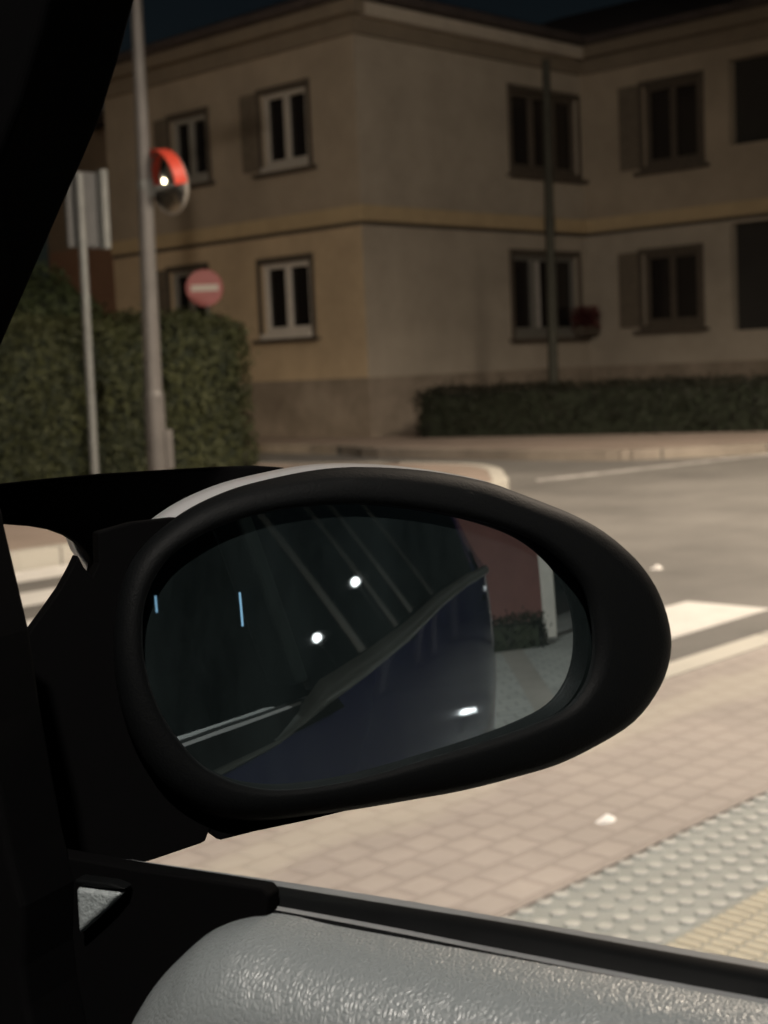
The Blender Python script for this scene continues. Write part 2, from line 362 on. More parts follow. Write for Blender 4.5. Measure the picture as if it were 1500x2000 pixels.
# ------------------------------------------------------------------ house
AS, AN = 18.26, 17.74
house = empty('house', W(AS, AN), TH, 'two-storey tan rendered house with ochre band across the street corner', 'house')
class Face:
    """wall plane: point(u, z, d) = O + D*u + I*d (d goes into the wall)"""
    def __init__(self, O, D, I): self.O, self.D, self.I = Vector(O), Vector(D), Vector(I)
    def p(self, u, z, d=0): return self.O + self.D*u + self.I*d + Vector((0,0,z))
    def box(self, mb, u0, u1, z0, z1, d0, d1):
        mb.loops([[self.p(u0,z0,d0),self.p(u1,z0,d0),self.p(u1,z1,d0),self.p(u0,z1,d0)],[self.p(u0,z0,d1),self.p(u1,z0,d1),self.p(u1,z1,d1),self.p(u0,z1,d1)]], True, True, True)
    def wall(self, mb, u0, u1, z0, z1, holes, depth=.16):
        us = sorted({u0,u1} | {h[i] for h in holes for i in (0,1) if u0 < h[i] < u1}); zs = sorted({z0,z1} | {h[i] for h in holes for i in (2,3) if z0 < h[i] < z1})
        for a, b in zip(us, us[1:]):
            for c, d in zip(zs, zs[1:]):
                mu, mz = (a+b)/2, (c+d)/2
                if any(h[0] < mu < h[1] and h[2] < mz < h[3] for h in holes): continue
                mb.quad(self.p(a,c), self.p(b,c), self.p(b,d), self.p(a,d))
        for h in holes:
            if not (u0 <= h[0] and h[1] <= u1 and h[2] < z1 and h[3] > z0): continue
            a, b, c, d = h[0], h[1], max(h[2],z0), min(h[3],z1); e = h[4] if len(h) > 4 else depth
            mb.quad(self.p(a,c),self.p(a,d),self.p(a,d,e),self.p(a,c,e)); mb.quad(self.p(b,c),self.p(b,d),self.p(b,d,e),self.p(b,c,e))
            if c == h[2]: mb.quad(self.p(a,c),self.p(b,c),self.p(b,c,e),self.p(a,c,e))
            if d == h[3]: mb.quad(self.p(a,d),self.p(b,d),self.p(b,d,e),self.p(a,d,e))
def hx(x, y, s): q = at_s(x, y, s); return q[1]-AN, q[2]      # on a wall of constant s -> (local y, z)
def hy(x, y, n): q = at_n(x, y, n); return q[0]-AS, q[2]      # on a wall of constant n -> (local x, z)
BX = hy(1143, 460, AN)[0]                                     # inner corner
F1 = Face((0,0,0), (0,1,0), (1,0,0)); F2 = Face((0,0,0), (1,0,0), (0,1,0)); F3 = Face((BX,0,0), (0,-1,0), (1,0,0))
L1 = hx(216, 420, AS)[0]
L3 = 9.0
Z_PL = hx(735, 737, AS)[1]; Z_B0 = hx(722, 428, AS)[1]; Z_B1 = hx(722, 397, AS)[1]; Z_EV = hx(716, 24, AS)[1]
def rect(face, x0, x1, y0, y1):
    xm, ym = (x0+x1)/2, (y0+y1)/2
    if face == 1: u = sorted((hx(x0,ym,AS)[0], hx(x1,ym,AS)[0])); z = (hx(xm,y1,AS)[1], hx(xm,y0,AS)[1])
    if face == 2: u = sorted((hy(x0,ym,AN)[0], hy(x1,ym,AN)[0])); z = (hy(xm,y1,AN)[1], hy(xm,y0,AN)[1])
    if face == 3: u = sorted((-hx(x0,ym,AS+BX)[0], -hx(x1,ym,AS+BX)[0])); z = (hx(xm,y1,AS+BX)[1], hx(xm,y0,AS+BX)[1])
    return (u[0], u[1], z[0], z[1])
wins = {1: [rect(1,513,607,512,650), rect(1,512,600,176,322), rect(1,336,404,228,352), rect(1,336,404,528,650)],
        2: [rect(2,1004,1128,500,650), rect(2,1000,1126,186,336)],
        3: [rect(3,1258,1366,492,632), rect(3,1258,1366,160,318)]}
loggia = [rect(3,1424,1640,95,268)+(.22,), rect(3,1428,1640,425,640)+(.22,)]
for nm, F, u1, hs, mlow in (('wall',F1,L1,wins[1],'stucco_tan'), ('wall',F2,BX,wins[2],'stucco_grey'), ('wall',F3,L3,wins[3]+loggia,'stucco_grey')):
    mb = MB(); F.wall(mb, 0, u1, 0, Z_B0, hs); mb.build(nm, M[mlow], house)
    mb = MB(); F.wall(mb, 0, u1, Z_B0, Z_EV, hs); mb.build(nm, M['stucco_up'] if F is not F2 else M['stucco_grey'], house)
# plinth, belt course, joint below it, cornice
mb = MB()
mb.box(-.05, 0, -.05, L1, 0, Z_PL); mb.box(0, BX-.05, -.05, 0, 0, Z_PL-.003)
mb.box(BX-.05, BX, -L3, -.05, 0, Z_PL-.006)
mb.build('plinth', M['plinth'], house)
def band(name, m, z0, z1, t, k=0.0):
    mb = MB()
    mb.box(-t, 0, -t, L1, z0, z1); mb.box(0, BX-t, -t, 0, z0+.002, z1-.002); mb.box(BX-t, BX, -L3, -t, z0+.004, z1-.004)
    return mb.build(name, M[m], house)
band('belt_course', 'belt', Z_B0, Z_B1, .05)
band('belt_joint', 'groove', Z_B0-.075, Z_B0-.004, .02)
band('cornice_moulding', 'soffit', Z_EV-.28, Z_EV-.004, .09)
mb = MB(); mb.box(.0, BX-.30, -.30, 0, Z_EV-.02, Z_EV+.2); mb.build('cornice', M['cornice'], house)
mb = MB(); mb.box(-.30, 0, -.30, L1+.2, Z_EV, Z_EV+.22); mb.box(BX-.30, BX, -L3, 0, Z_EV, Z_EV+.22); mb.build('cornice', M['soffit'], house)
# closing walls and roof
mb = MB(); D1 = BX+7
mb.quad((0,L1,0),(D1,L1,0),(D1,L1,Z_EV),(0,L1,Z_EV)); mb.quad((D1,L1,0),(D1,-L3,0),(D1,-L3,Z_EV),(D1,L1,Z_EV)); mb.quad((BX,-L3,0),(D1,-L3,0),(D1,-L3,Z_EV),(BX,-L3,Z_EV))
mb.build('wall', M['stucco_grey'], house)
mb = MB(); z = Z_EV+.225; h = 1.6
def hip(x0,x1,y0,y1,z,h):
    i = min(x1-x0,y1-y0)/2
    mb.loops([[(x0,y0,z),(x1,y0,z),(x1,y1,z),(x0,y1,z)],[(x0,y0,z+.13),(x1,y0,z+.13),(x1,y1,z+.13),(x0,y1,z+.13)],[(x0+i,y0+i,z+h),(x1-i,y0+i,z+h),(x1-i,y1-i,z+h),(x0+i,y1-i,z+h)]], True, True, True)
hip(-.48, D1, -.48, L1+.3, z, h); hip(BX-.48, D1+.2, -L3-.4, L1-.3, z+.003, h+.05)
mb.build('roof', M['rooftile'], house)
def window(F, r, fm='white_frame', shutter=0, curtain=False, mull=1, sur=True):
    u0, u1, z0, z1 = r[:4]
    mb = MB(); t = .11
    F.box(mb, u0-t, u0-.022, z0-.1, z1+t, -.03, .05); F.box(mb, u1+.022, u1+t, z0-.1, z1+t, -.03, .05); F.box(mb, u0, u1, z1, z1+t, -.033, .05)
    wd = mb.build('window', M['brown_trim'], house)
    mb = MB(); b = .09
    F.box(mb, u0, u1, z0, z0+b+.02, .05, .13); F.box(mb, u0, u1, z1-b, z1, .05, .13)
    F.box(mb, u0, u0+b, z0+b+.02, z1-b, .052, .13); F.box(mb, u1-b, u1, z0+b+.02, z1-b, .052, .13)
    for k in range(mull):
        um = u0 + (u1-u0)*(k+1)/(mull+1)
        F.box(mb, um-.055, um+.055, z0+b+.02, z1-b, .045, .13)
    mb.build('frame', M[fm], wd, bevel=.008)
    mb = MB(); mb.quad(F.p(u0,z0,.12),F.p(u1,z0,.12),F.p(u1,z1,.12),F.p(u0,z1,.12)); mb.build('pane', M['pane'], wd)
    mb = MB(); F.box(mb, u0-.2, u1+.2, z0-.17, z0-.102, -.13, 0); mb.build('sill', M['brown_trim'], wd)
    mb = MB(); F.box(mb, u0-.02, u1+.02, z0-.1, z0-.002, -.09, .05); mb.build('sill', M[fm], wd, bevel=.006)
    if curtain:
        mb = MB(); F.box(mb, u0+(u1-u0)*.33, u0+(u1-u0)*.46, z0+.1, z1-.1, .1, .117); mb.build('curtain', M['curtain'], wd)
    for sgn in ((-1,) if shutter == 1 else (1,) if shutter == 2 else ()):
        wd_ = (u1-u0)*.36
        a = u0-t-.005-wd_ if sgn < 0 else u1+t+.005
        mb = MB(); F.box(mb, a, a+wd_, z0-.03, z1+.06, -.05, -.012)
        nsl = 16
        for k in range(nsl):
            zz = z0+.06+(z1-z0-.1)*k/nsl; F.box(mb, a+.05, a+wd_-.05, zz, zz+.045, -.064, -.05)
        mb.build('shutter', M['shutter'], house)
    return wd
w0 = window(F1, wins[1][0]); window(F1, wins[1][1], 'mid_frame', 2); window(F1, wins[1][2], 'grey_frame', 2); window(F1, wins[1][3], 'grey_frame', 2)
window(F2, wins[2][0], 'dull_frame', 0, True, 2); window(F2, wins[2][1], 'brown_trim', 0, False, 2)
window(F3, wins[3][0], 'brown_trim', 1); window(F3, wins[3][1], 'brown_trim', 1)
# loggia recesses: near-black sheets paint in the shade of deep openings
for h in loggia:
    mb = MB(); u0,u1,z0,z1,e = h
    mb.quad(F3.p(u0,z0,e),F3.p(u1,z0,e),F3.p(u1,z1,e),F3.p(u0,z1,e)); mb.build('recess_shade_sheet', M['shade_void'], house)
# flower box by the inner corner
q = rect(2,1112,1165,590,655)
mb = MB(); mb.box(q[0], min(q[1],BX-.06), -.34, -.06, q[2], q[2]+.2); fb = mb.build('flower_box', M['brown_trim'], house)
mb = MB()
for i in range(420):
    c = Vector((random.uniform(q[0]-.05,min(q[1],BX-.1)), random.uniform(-.4,-.06), q[2]+.15+random.random()**1.3*.42)); a = Vector((random.gauss(0,1),random.gauss(0,1),random.gauss(0,1))).normalized(); b = a.orthogonal().normalized(); l = .05
    mb.quad(c-a*l, c+b*l*.6, c+a*l, c-b*l*.6)
mb.build('flowers', M['flower'], fb, recalc=False)

# neighbouring house further back on the left
NS = AS + 3.0
n0 = at_s(99,560,NS)[1]; n1 = at_s(262,560,NS)[1]
nb = empty('neighbouring_house', W(NS, n1), TH, 'red-brown rendered house partly hidden behind the grey sign post', 'house')
FN = Face((0,0,0), (0,1,0), (1,0,0)); LN = n0-n1
zmid = at_s(160,485,NS)[2]; ztop = Z_EV
wn1 = (LN-1.6, LN-.9, zmid+1.0, zmid+2.2)
mb = MB(); FN.wall(mb, 0, LN, 0, zmid, []); mb.quad(FN.p(LN,0),FN.p(LN,0,8),FN.p(LN,zmid,8),FN.p(LN,zmid)); mb.quad(FN.p(0,0),FN.p(0,0,8),FN.p(0,zmid,8),FN.p(0,zmid)); mb.build('wall', M['redbrown'], nb)
mb = MB(); FN.wall(mb, 0, LN, zmid, ztop, []); mb.quad(FN.p(LN,zmid),FN.p(LN,zmid,8),FN.p(LN,ztop,8),FN.p(LN,ztop)); mb.quad(FN.p(0,zmid),FN.p(0,zmid,8),FN.p(0,ztop,8),FN.p(0,ztop)); mb.build('wall', M['upbrown'], nb)
mb = MB(); x0,x1,y0,y1 = -.5,8.4,-.4,LN+.4
mb.loops([[(x0,y0,ztop),(x1,y0,ztop),(x1,y1,ztop),(x0,y1,ztop)],[(x0,y0,ztop+.16),(x1,y0,ztop+.16),(x1,y1,ztop+.16),(x0,y1,ztop+.16)],[(3.9,y0+1.5,ztop+1.8),(4.1,y0+1.5,ztop+1.8),(4.1,y1-1.5,ztop+1.8),(3.9,y1-1.5,ztop+1.8)]], True, True, True)
mb.build('roof', M['rooftile'], nb)
mb = MB(); mb.tube([(-.06,.25,0),(-.06,.25,ztop)], [.05,.05], 10); mb.build('downpipe', M['brown_trim'], nb)

# ------------------------------------------------------------------ hedges and bushes
def leafy(name, loc, rz, size, n, leaf, m, label, cat, r=.25, amp=.08, freq=1.6, shape=None, lumps=0):
    root = empty(name, loc, rz, label, cat)
    sx, sy, sz = size
    def shell(p, k=1.0):
        q = Vector((max(r, min(sx-r, p.x)), max(r, min(sy-r, p.y)), max(-.5, min(sz-r, p.z))))
        d = p-q
        if d.length > 1e-6: d.normalize()
        o = q + d*r*k
        if shape: o = shape(o)
        nv = noise.noise(o*freq)*amp + noise.noise(o*freq*2.7)*amp*.5
        return o + d*nv, d
    mb = MB()
    areas = [sx*sz, sx*sz*.3, sx*sy, sy*sz, sy*sz]
    for i in range(n):
        f = random.choices(range(5), areas)[0]; a, b = random.random(), random.random()
        p = [Vector((a*sx,0,b*sz)), Vector((a*sx,sy,b*sz)), Vector((a*sx,b*sy,sz)), Vector((0,a*sy,b*sz)), Vector((sx,a*sy,b*sz))][f]
        c, d = shell(p, 1.0 - random.random()**2*.35)
        c += d*random.uniform(-.06,.05)*(1+2*(random.random() < .06))
        nn = (d + Vector((random.gauss(0,.7),random.gauss(0,.7),random.gauss(.2,.7)))).normalized()
        t = nn.orthogonal().normalized(); t = Matrix.Rotation(random.uniform(0,6.28),3,nn) @ t; b2 = nn.cross(t); l = leaf*random.uniform(.6,1.3)
        mb.quad(c-t*l, c+b2*l*.55+nn*l*.12, c+t*l, c-b2*l*.55+nn*l*.12)
    mb.build('foliage', m, root, recalc=False)
    mb = MB(); G = 10
    for f in range(5):
        gx = max(2,int((sx if f < 3 else sy)/.35)); gy = max(2,int((sz if f != 2 else sy)/.35))
        L = []
        for i in range(gx+1):
            row = []
            for j in range(gy+1):
                a, b = i/gx, j/gy
                p = [Vector((a*sx,0,b*sz)), Vector((a*sx,sy,b*sz)), Vector((a*sx,b*sy,sz)), Vector((0,a*sy,b*sz)), Vector((sx,a*sy,b*sz))][f]
                c, d = shell(p, .8); row.append(c - d*.05)
            L.append(row)
        mb.loops(L, False)
    mb.build('branches', M['core'], root, smooth=True)
    return root
HS1 = at_n(518,800,13.75)[0]
leafy('hedge', W(4.6,13.75), TH, (HS1-4.6,1.6,1.92), 30000, .036, M['leaf'], 'tall clipped green hedge behind the two grey posts', 'hedge', r=.38, amp=.10, freq=1.3)
bs = at_n(40,600,17.0)[0]
leafy('bush', W(bs-1.0,16.6), TH, (2.3,2.2,2.75), 9000, .05, M['leaf_light'], 'loose green bush rising beside the dark windscreen pillar', 'bush', r=.8, amp=.3, freq=1.3)
a = at_z(808,856); b = at_z(1500,843)
va = W(*a); vb = W(*b); dv = (vb-va); ang = math.atan2(dv.y, dv.x)
leafy('low_hedge', va, ang, (dv.length+4, 1.1, .80), 16000, .03, M['leaf_dark'], 'low dark clipped hedge in front of the house', 'hedge', r=.16, amp=.05, freq=2)

# ------------------------------------------------------------------ poles and signs
def root_at(name, s, n, *a, rz=TH): return empty(name, W(s, n), rz, *a)
# tall lamp column behind the mirror
pb = at_n(308, 905, 12.95); ps = pb[0]
ptop = at_n(266, 10, 12.95)
lp = root_at('lamp_column', ps, 12.95, 'tall tapering grey metal column carrying the round traffic mirror', 'pole')
dx = (ptop[0]-pb[0])/(ptop[2]-pb[2])
mb = MB(); zt = ptop[2]+.9
mb.tube([(0,0,0),(0,0,.02),(0,0,1.0),(0,0,1.05),(dx*3,0,3.1),(dx*zt,0,zt)], [.115,.115,.113,.098,.085,.05], 20)
mb.build('pole', M['pole_grey'], lp, smooth=False)
mb = MB(); mb.box(.03,.135,-.13,-.03,.18,.62); mb.build('base_door', M['pole_grey'], lp, bevel=.012)
mb = MB(); mb.tube([(dx*zt,0,zt),(dx*zt-.05,-.2,zt+.3),(dx*zt-.1,-.9,zt+.42)], [.045,.04,.035], 12); mb.build('arm', M['pole_grey'], lp)
mb = MB(); mb.box(-.12,.12,-1.5,-.85,zt+.36,zt+.46); mb.build('lamp_head', M['lamp_metal'], lp, bevel=.03)
# sign seen from behind
sb = at_n(184, 915, 12.4); s0 = sb[0]
sg = root_at('road_sign', s0, 12.4, 'grey back of a tall road sign on a slim grey post', 'sign', rz=0)
zb, zt2 = at_n(172,483,12.4)[2], at_n(180,335,12.4)[2]
st = at_n(152,300,12.4); lean = (st[0]-s0)/st[2]
mb = MB(); mb.tube([(0,0,0),(lean*E2.x*(zt2-.03),lean*E2.y*(zt2-.03),zt2-.03)], [.042,.042], 14)
mb.build('post', M['galv'], sg, smooth=False)
vdir = Vector((sb[0]*E2.x+12.4*E1.x, sb[0]*E2.y+12.4*E1.y, 0)).normalized(); vright = Vector((vdir.y,-vdir.x,0))
pn = (vright*.80 + vdir*.60)             # width axis of the plate
nrm = Vector((-pn.y, pn.x, 0))
c0 = vright*.03 + vdir*.03 + Vector((lean*E2.x*zb, lean*E2.y*zb, 0))
def plate_box(mb, a0, a1, z0, z1, d0, d1):
    P = lambda a, z, d: c0 + pn*a - nrm*d*-1 + Vector((lean*E2.x*(z-zb), lean*E2.y*(z-zb), z))
    mb.loops([[P(a0,z0,d0),P(a1,z0,d0),P(a1,z1,d0),P(a0,z1,d0)],[P(a0,z0,d1),P(a1,z0,d1),P(a1,z1,d1),P(a0,z1,d1)]], True, True, True)
mb = MB(); plate_box(mb, -.19, .24, zb, zt2, .05, .056); plate_box(mb, -.19, .24, zb+.02, zb+.035, .03, .05)
pl = mb.build('plate', M['sign_back'], sg)
mb = MB(); plate_box(mb, .22, .30, zb-.01, zt2+.03, -.03, .058); mb.build('flange', M['galv'], pl, bevel=.01)
mb = MB(); plate_box(mb, -.19, -.165, zb, zt2, .012, .05); mb.build('flange', M['sign_back'], pl)
# no-entry sign
NEN = 17.6
qn = at_n(397,562,NEN); cdir = (EYE-W(qn[0],NEN,qn[2])); cdir.z = 0; cdir.normalize()
ne = empty('no_entry_sign', W(qn[0]+.06, NEN+.04), math.atan2(cdir.x, -cdir.y), 'round red no-entry sign with white bar above the hedge', 'sign')
rad = 35.5/FPX*(EYE-W(qn[0],NEN,qn[2])).length
mb = MB(); mb.tube([(.03,.05,0),(.03,.05,qn[2]+rad*.8)], [.03,.03], 12); mb.build('post', M['galv'], ne)
zc = qn[2]
def disc(mb, r0, y, z, n=48): mb.quad(*[(r0*math.cos(2*math.pi*k/n), y, z+r0*math.sin(2*math.pi*k/n)) for k in range(n)])
mb = MB(); mb.loops([[(rr*math.cos(2*math.pi*k/48), yy, zc+rr*math.sin(2*math.pi*k/48)) for k in range(48)] for rr, yy in ((rad,.012),(rad,-.004),(rad*.97,-.008))], True, True, True)
dp = mb.build('disc', M['sign_red'], ne)
mb = MB(); mb.box(-rad*.74, rad*.74, -.014, -.009, zc-rad*.17, zc+rad*.17); mb.build('bar', M['sign_white'], dp, bevel=.004)
# dark pole in front of the house
DN = 14.6
q0 = at_n(1081,740,DN); q1 = at_n(1066,118,DN)
dpn = root_at('utility_pole', q0[0], DN, 'slim dark utility pole standing in front of the house windows', 'pole')
k = (q1[0]-q0[0])/(q1[2]-q0[2])
mb = MB(); mb.tube([(-k*q0[2],0,0),(0,0,q0[2]),(k*(q1[2]-q0[2]),0,q1[2])], [.085,.082,.065], 12); mb.build('pole', M['dark_pole'], dpn)
mb = MB(); zc_ = at_n(1076,440,DN)[2]; mb.tube([(k*(zc_-q0[2]),0,zc_-.12),(k*(zc_-q0[2]),0,zc_+.12)], [.085,.085], 12); mb.build('clamp', M['dark_pole'], dpn)
# round traffic mirror with red hood, clamped to the column
MN = 12.85
qm = at_n(327,356,MN); mc = W(qm[0], MN, qm[2])
vd = (mc-EYE); vd.z = 0; vd.normalize(); vr = Vector((vd.y,-vd.x,0))
ang_m = R(58)
mdir = (-vd*math.cos(ang_m) - vr*math.sin(ang_m)).normalized()
tm = empty('traffic_mirror', mc, math.atan2(mdir.x, -mdir.y), 'round convex traffic mirror with bright red hood on the tall column', 'traffic mirror'); tm.rotation_euler.x = R(10)
# local: -y = facing direction
MR = .345
mb = MB(); L = []
RS = 3.5
for i in range(13):
    rr = MR*.95*(1-i/12)+1e-4; dpt = -(math.sqrt(RS*RS-rr*rr)-math.sqrt(RS*RS-(MR*.95)**2))
    L.append([(rr*math.cos(2*math.pi*k/48), dpt, rr*math.sin(2*math.pi*k/48)) for k in range(48)])
mb.loops(L, True, False, True); mb.build('reflector', M['chrome'], tm, smooth=True)
mb = MB(); mb.loops([[(rr*math.cos(2*math.pi*k/48), yy, rr*math.sin(2*math.pi*k/48)) for k in range(48)] for rr, yy in ((MR*.95,-.004),(MR,-.015),(MR*1.03,.01),(MR*.9,.07),(MR*.3,.1))], True, False, True); mb.build('rim', M['rim_grey'], tm, smooth=True)
mb = MB(); L = []
for rr, yy in ((MR*1.035,.02),(MR*1.06,-.14),(MR*1.04,-.14),(MR*1.015,.02)):
    L.append([(rr*math.cos(a), yy*(1-.0*abs(math.cos(a))), rr*math.sin(a)) for a in [R(-8)+R(196)*k/40 for k in range(41)]])
mb.loops(L+[L[0]], False); mb.build('hood', M['hood_red'], tm, smooth=False)
mb = MB(); pw = W(ps+dx*qm[2]*1.0, 12.95, qm[2]); lc = Matrix.Rotation(-tm.rotation_euler.z,3,'Z') @ (pw-mc)
mb.tube([(0,.09,-.04),(lc.x,lc.y,-.04)], [.03,.03], 10); mb.tube([(lc.x,lc.y,-.12),(lc.x,lc.y,.06)], [.095,.095], 14); mb.build('bracket', M['galv'], tm)

# paper scraps
def scrap(x, y, z0, k, label):
    s_, n_, _ = at_z(x, y, z0); mb = MB()
    mb.loops([[(s_+k*.035*math.cos(t)*(1+.3*math.sin(3*t)), n_+k*.022*math.sin(t), z0+.001) for t in [q*math.pi/4 for q in range(8)]], [(s_+k*.022*math.cos(t), n_+k*.013*math.sin(t), z0+k*(.008+.005*math.sin(2*t))) for t in [q*math.pi/4 for q in range(8)]]], True, False, True)
    o = mb.build('paper_scrap', M['paper']); o.rotation_euler.z = TH; tag(o, label, 'litter')
scrap(1185, 1603, 0, 1, 'small crumpled white paper scrap lying on the pink pavers')
scrap(1283, 1111, ROADZ, 1.6, 'faint pale paper scrap lying on the grey road beyond the mirror')

# ------------------------------------------------------------------ the car we sit in
XS = .43
car = empty('car', (0,0,0), 0, 'dark car seen from inside with black oval side mirror and grey leather door', 'car')
def px_sweep(name, lines, m, x_list, parent=car, smooth=True, extend=True):
    """longitudinal moulding: every line is a traced edge of the sill at its own lateral position"""
    L = []
    for ln, X in zip(lines, x_list):
        P = [at_x(*q, X) for q in ln]
        P = spline(P, 6)
        d = (P[-1]-P[-2]).normalized(); P.append(P[-1]+d*.12)
        L.append(P)
    mb = MB(); mb.loops(L, False); return mb.build(name, m, parent, smooth=smooth)
xs = [150, 290, 500, 750, 1000, 1250, 1500]
def line(*ys): return list(zip(xs, ys))
l_out0 = line(1700,1722,1752,1795,1837,1880,1922)  # hidden outer lip
l_out  = line(1664,1684,1714,1752,1795,1838,1881)
l_hi   = line(1672,1692,1724,1764,1804,1849,1893)
l_b1   = line(1684,1706,1742,1786,1830,1878,1926)
l_b2   = line(1700,1724,1762,1808,1858,1906,1952)
l_g1   = line(1706,1731,1770,1817,1867,1916,1963)
l_g2   = line(1716,1742,1783,1832,1882,1930,1976)
l_in   = line(1730,1757,1800,1850,1902,1950,1996)
skirt = [(x, y+60) for x, y in l_out]
px_sweep('belt_moulding_highlight', [l_out, l_hi], M['seal_highlight'], [XS, XS-.006])
px_sweep('outer_skirt', [skirt, l_out], M['rubber'], [XS+.012, XS+.0002])
px_sweep('window_slot', [l_hi, [(x,y+3) for x,y in l_hi], l_b1, l_b2], M['rubber'], [XS-.0062, XS-.010, XS-.014, XS-.017])
px_sweep('inner_seal_highlight', [l_b2, l_g1], M['seal_highlight'], [XS-.0172, XS-.020])
px_sweep('seal_lip', [l_g1, l_g2, l_in, [(x,y+40) for x,y in l_in]], M['rubber'], [XS-.0202, XS-.0227, XS-.024, XS-.018])
# leather door pad: front end shaped along the shade's edge, rolled top
top = spline([(262,2030,0),(272,1995,0),(296,1945,0),(335,1890,0),(385,1840,0),(430,1810,0),(490,1795,0),(545,1800,0),(620,1817,0),(750,1842,0),(1000,1890,0),(1250,1937,0),(1500,1984,0),(1800,2040,0)], 10)
XL = XS-.030
L = []
for i, p in enumerate(top):
    a = top[max(0,i-1)]; b = top[min(len(top)-1,i+1)]; ca = abs((b.x-a.x)/math.hypot(b.x-a.x,b.y-a.y))
    base = at_x(p.x, p.y, XL); row = []
    for k in range(26):
        v = (k/25)**1.5*.15; d = v*max(ca,.25); rr = .030
        bul = math.sqrt(max(0, 1-(1-min(d/rr,1))**2))*rr + max(0,d-rr)*.18
        q = base + Vector((0,0,-v)); q.x -= bul
        row.append(q)
    L.append([base+Vector((.03,0,-.004))]+row)
mb = MB(); mb.loops(L, False); mb.build('door_pad', M['leather'], car, smooth=True)

def slab(name, poly, m, plane_p, plane_n, ext, parent=car, bevel=.004, smooth_n=0):
    P = [on_plane(*q, plane_p, plane_n) for q in poly]
    bm = bmesh.new(); vs = [bm.verts.new(p) for p in P]; f = bm.faces.new(vs)
    r = bmesh.ops.extrude_face_region(bm, geom=[f]); ev = [g for g in r['geom'] if isinstance(g, bmesh.types.BMVert)]
    for v in ev: v.co += ext
    bmesh.ops.recalc_face_normals(bm, faces=bm.faces)
    me = bpy.data.meshes.new(name); bm.to_mesh(me); bm.free(); me.materials.append(m)
    o = bpy.data.objects.new(name, me); COL.objects.link(o); o.parent = parent
    if bevel:
        b = o.modifiers.new('bevel','BEVEL'); b.width = bevel; b.segments = 4; b.limit_method = 'ANGLE'; b.angle_limit = R(30)
    return o
NX = Vector((1,0,0))
# windscreen pillar, dashboard corner, black slab as door-corner shade and the grey wedge of trim beside it
slab('windscreen_pillar', [(330,-130),(292,-60),(268,0),(236,120),(198,240),(164,320),(128,400),(60,556),(0,692),(-80,880),(-160,1040),(-700,1040),(-700,-130)], M['black_trim'], Vector((XS+.005,0,0)), NX, Vector((-.045,0,0)), bevel=.003)
slab('dashboard', [(-400,985),(8,985),(14,1025),(62,1228),(84,1380),(102,1480),(128,1620),(152,1716),(150,1828),(158,1900),(190,2060),(240,2200),(-400,2200)], M['black_trim'], Vector((XS-.024,0,0)), NX, Vector((-.03,0,0)), bevel=.003)
slab('door_corner_shade_trim', [(110,1652),(200,1668),(292,1684),(420,1703),(440,1706),(536,1721),(548,1735),(540,1800),(560,1850),(590,2200),(100,2200),(100,1700)], M['black_trim'], Vector((XS-.018,0,0)), NX, Vector((-.008,0,0)), bevel=.001)  # dark slab over the seals stands in for the pillar's shade
slab('trim_wedge', [(146,1733),(236,1746),(205,1778),(151,1827)], M['trim_grey'], Vector((XS-.033,0,0)), NX, Vector((.006,0,0)), bevel=.002)
slab('door_corner_shade_trim', [(146,1717),(215,1726),(243,1738),(190,1734),(146,1728)], M['rubber'], Vector((XS-.033,0,0)), NX, Vector((.006,0,0)), bevel=.002)

# side mirror ---------------------------------------------------------
VPX = (1085,1092)
RC = 1.25
dV = ray(*VPX); nV = (Vector((0,-1,-.005)).normalized()-dV).normalized()
PV = EYE + dV*.69
CEN = PV - nV*RC
def on_sphere(x, y):
    d = ray(x, y); oc = EYE-CEN; b = d.dot(oc); c = oc.dot(oc)-RC*RC
    return EYE + d*(-b-math.sqrt(max(0,b*b-c)))
def mirror_ray(x, y):
    p = on_sphere(x, y); n = (p-CEN).normalized(); d = ray(x, y)
    return p, d - 2*d.dot(n)*n
MCX, MCY = 722, 1262
Mc = on_sphere(MCX, MCY); MNn = (Mc-CEN).normalized()
def on_rim(x, y, depth): return on_plane(x, y, Mc+MNn*depth, MNn)
g_out = spline([(600,988,0),(700,984,0),(800,992,0),(910,1011,0),(1000,1036,0),(1055,1062,0),(1100,1098,0),(1135,1140,0),(1153,1188,0),(1161,1245,0),(1158,1295,0),(1143,1340,0),(1108,1383,0),(1050,1413,0),(950,1448,0),(850,1478,0),(750,1508,0),(650,1532,0),(550,1543,0),(470,1533,0),(400,1500,0),(353,1453,0),(313,1393,0),(287,1322,0),(277,1243,0),(286,1163,0),(330,1088,0),(410,1036,0),(500,1004,0)], 6, True)
r_out = spline([(550,930,0),(650,914,0),(750,913,0),(850,922,0),(950,941,0),(1005,960,0),(1060,981,0),(1115,1003,0),(1165,1029,0),(1210,1062,0),(1250,1101,0),(1280,1144,0),(1299,1188,0),(1310,1233,0),(1311,1270,0),(1303,1310,0),(1285,1350,0),(1252,1396,0),(1205,1434,0),(1100,1489,0),(1000,1520,0),(900,1545,0),(800,1563,0),(700,1580,0),(600,1594,0),(500,1604,0),(405,1592,0),(315,1535,0),(254,1440,0),(224,1320,0),(224,1200,0),(258,1092,0),(340,1012,0),(440,960,0)], 6, True)
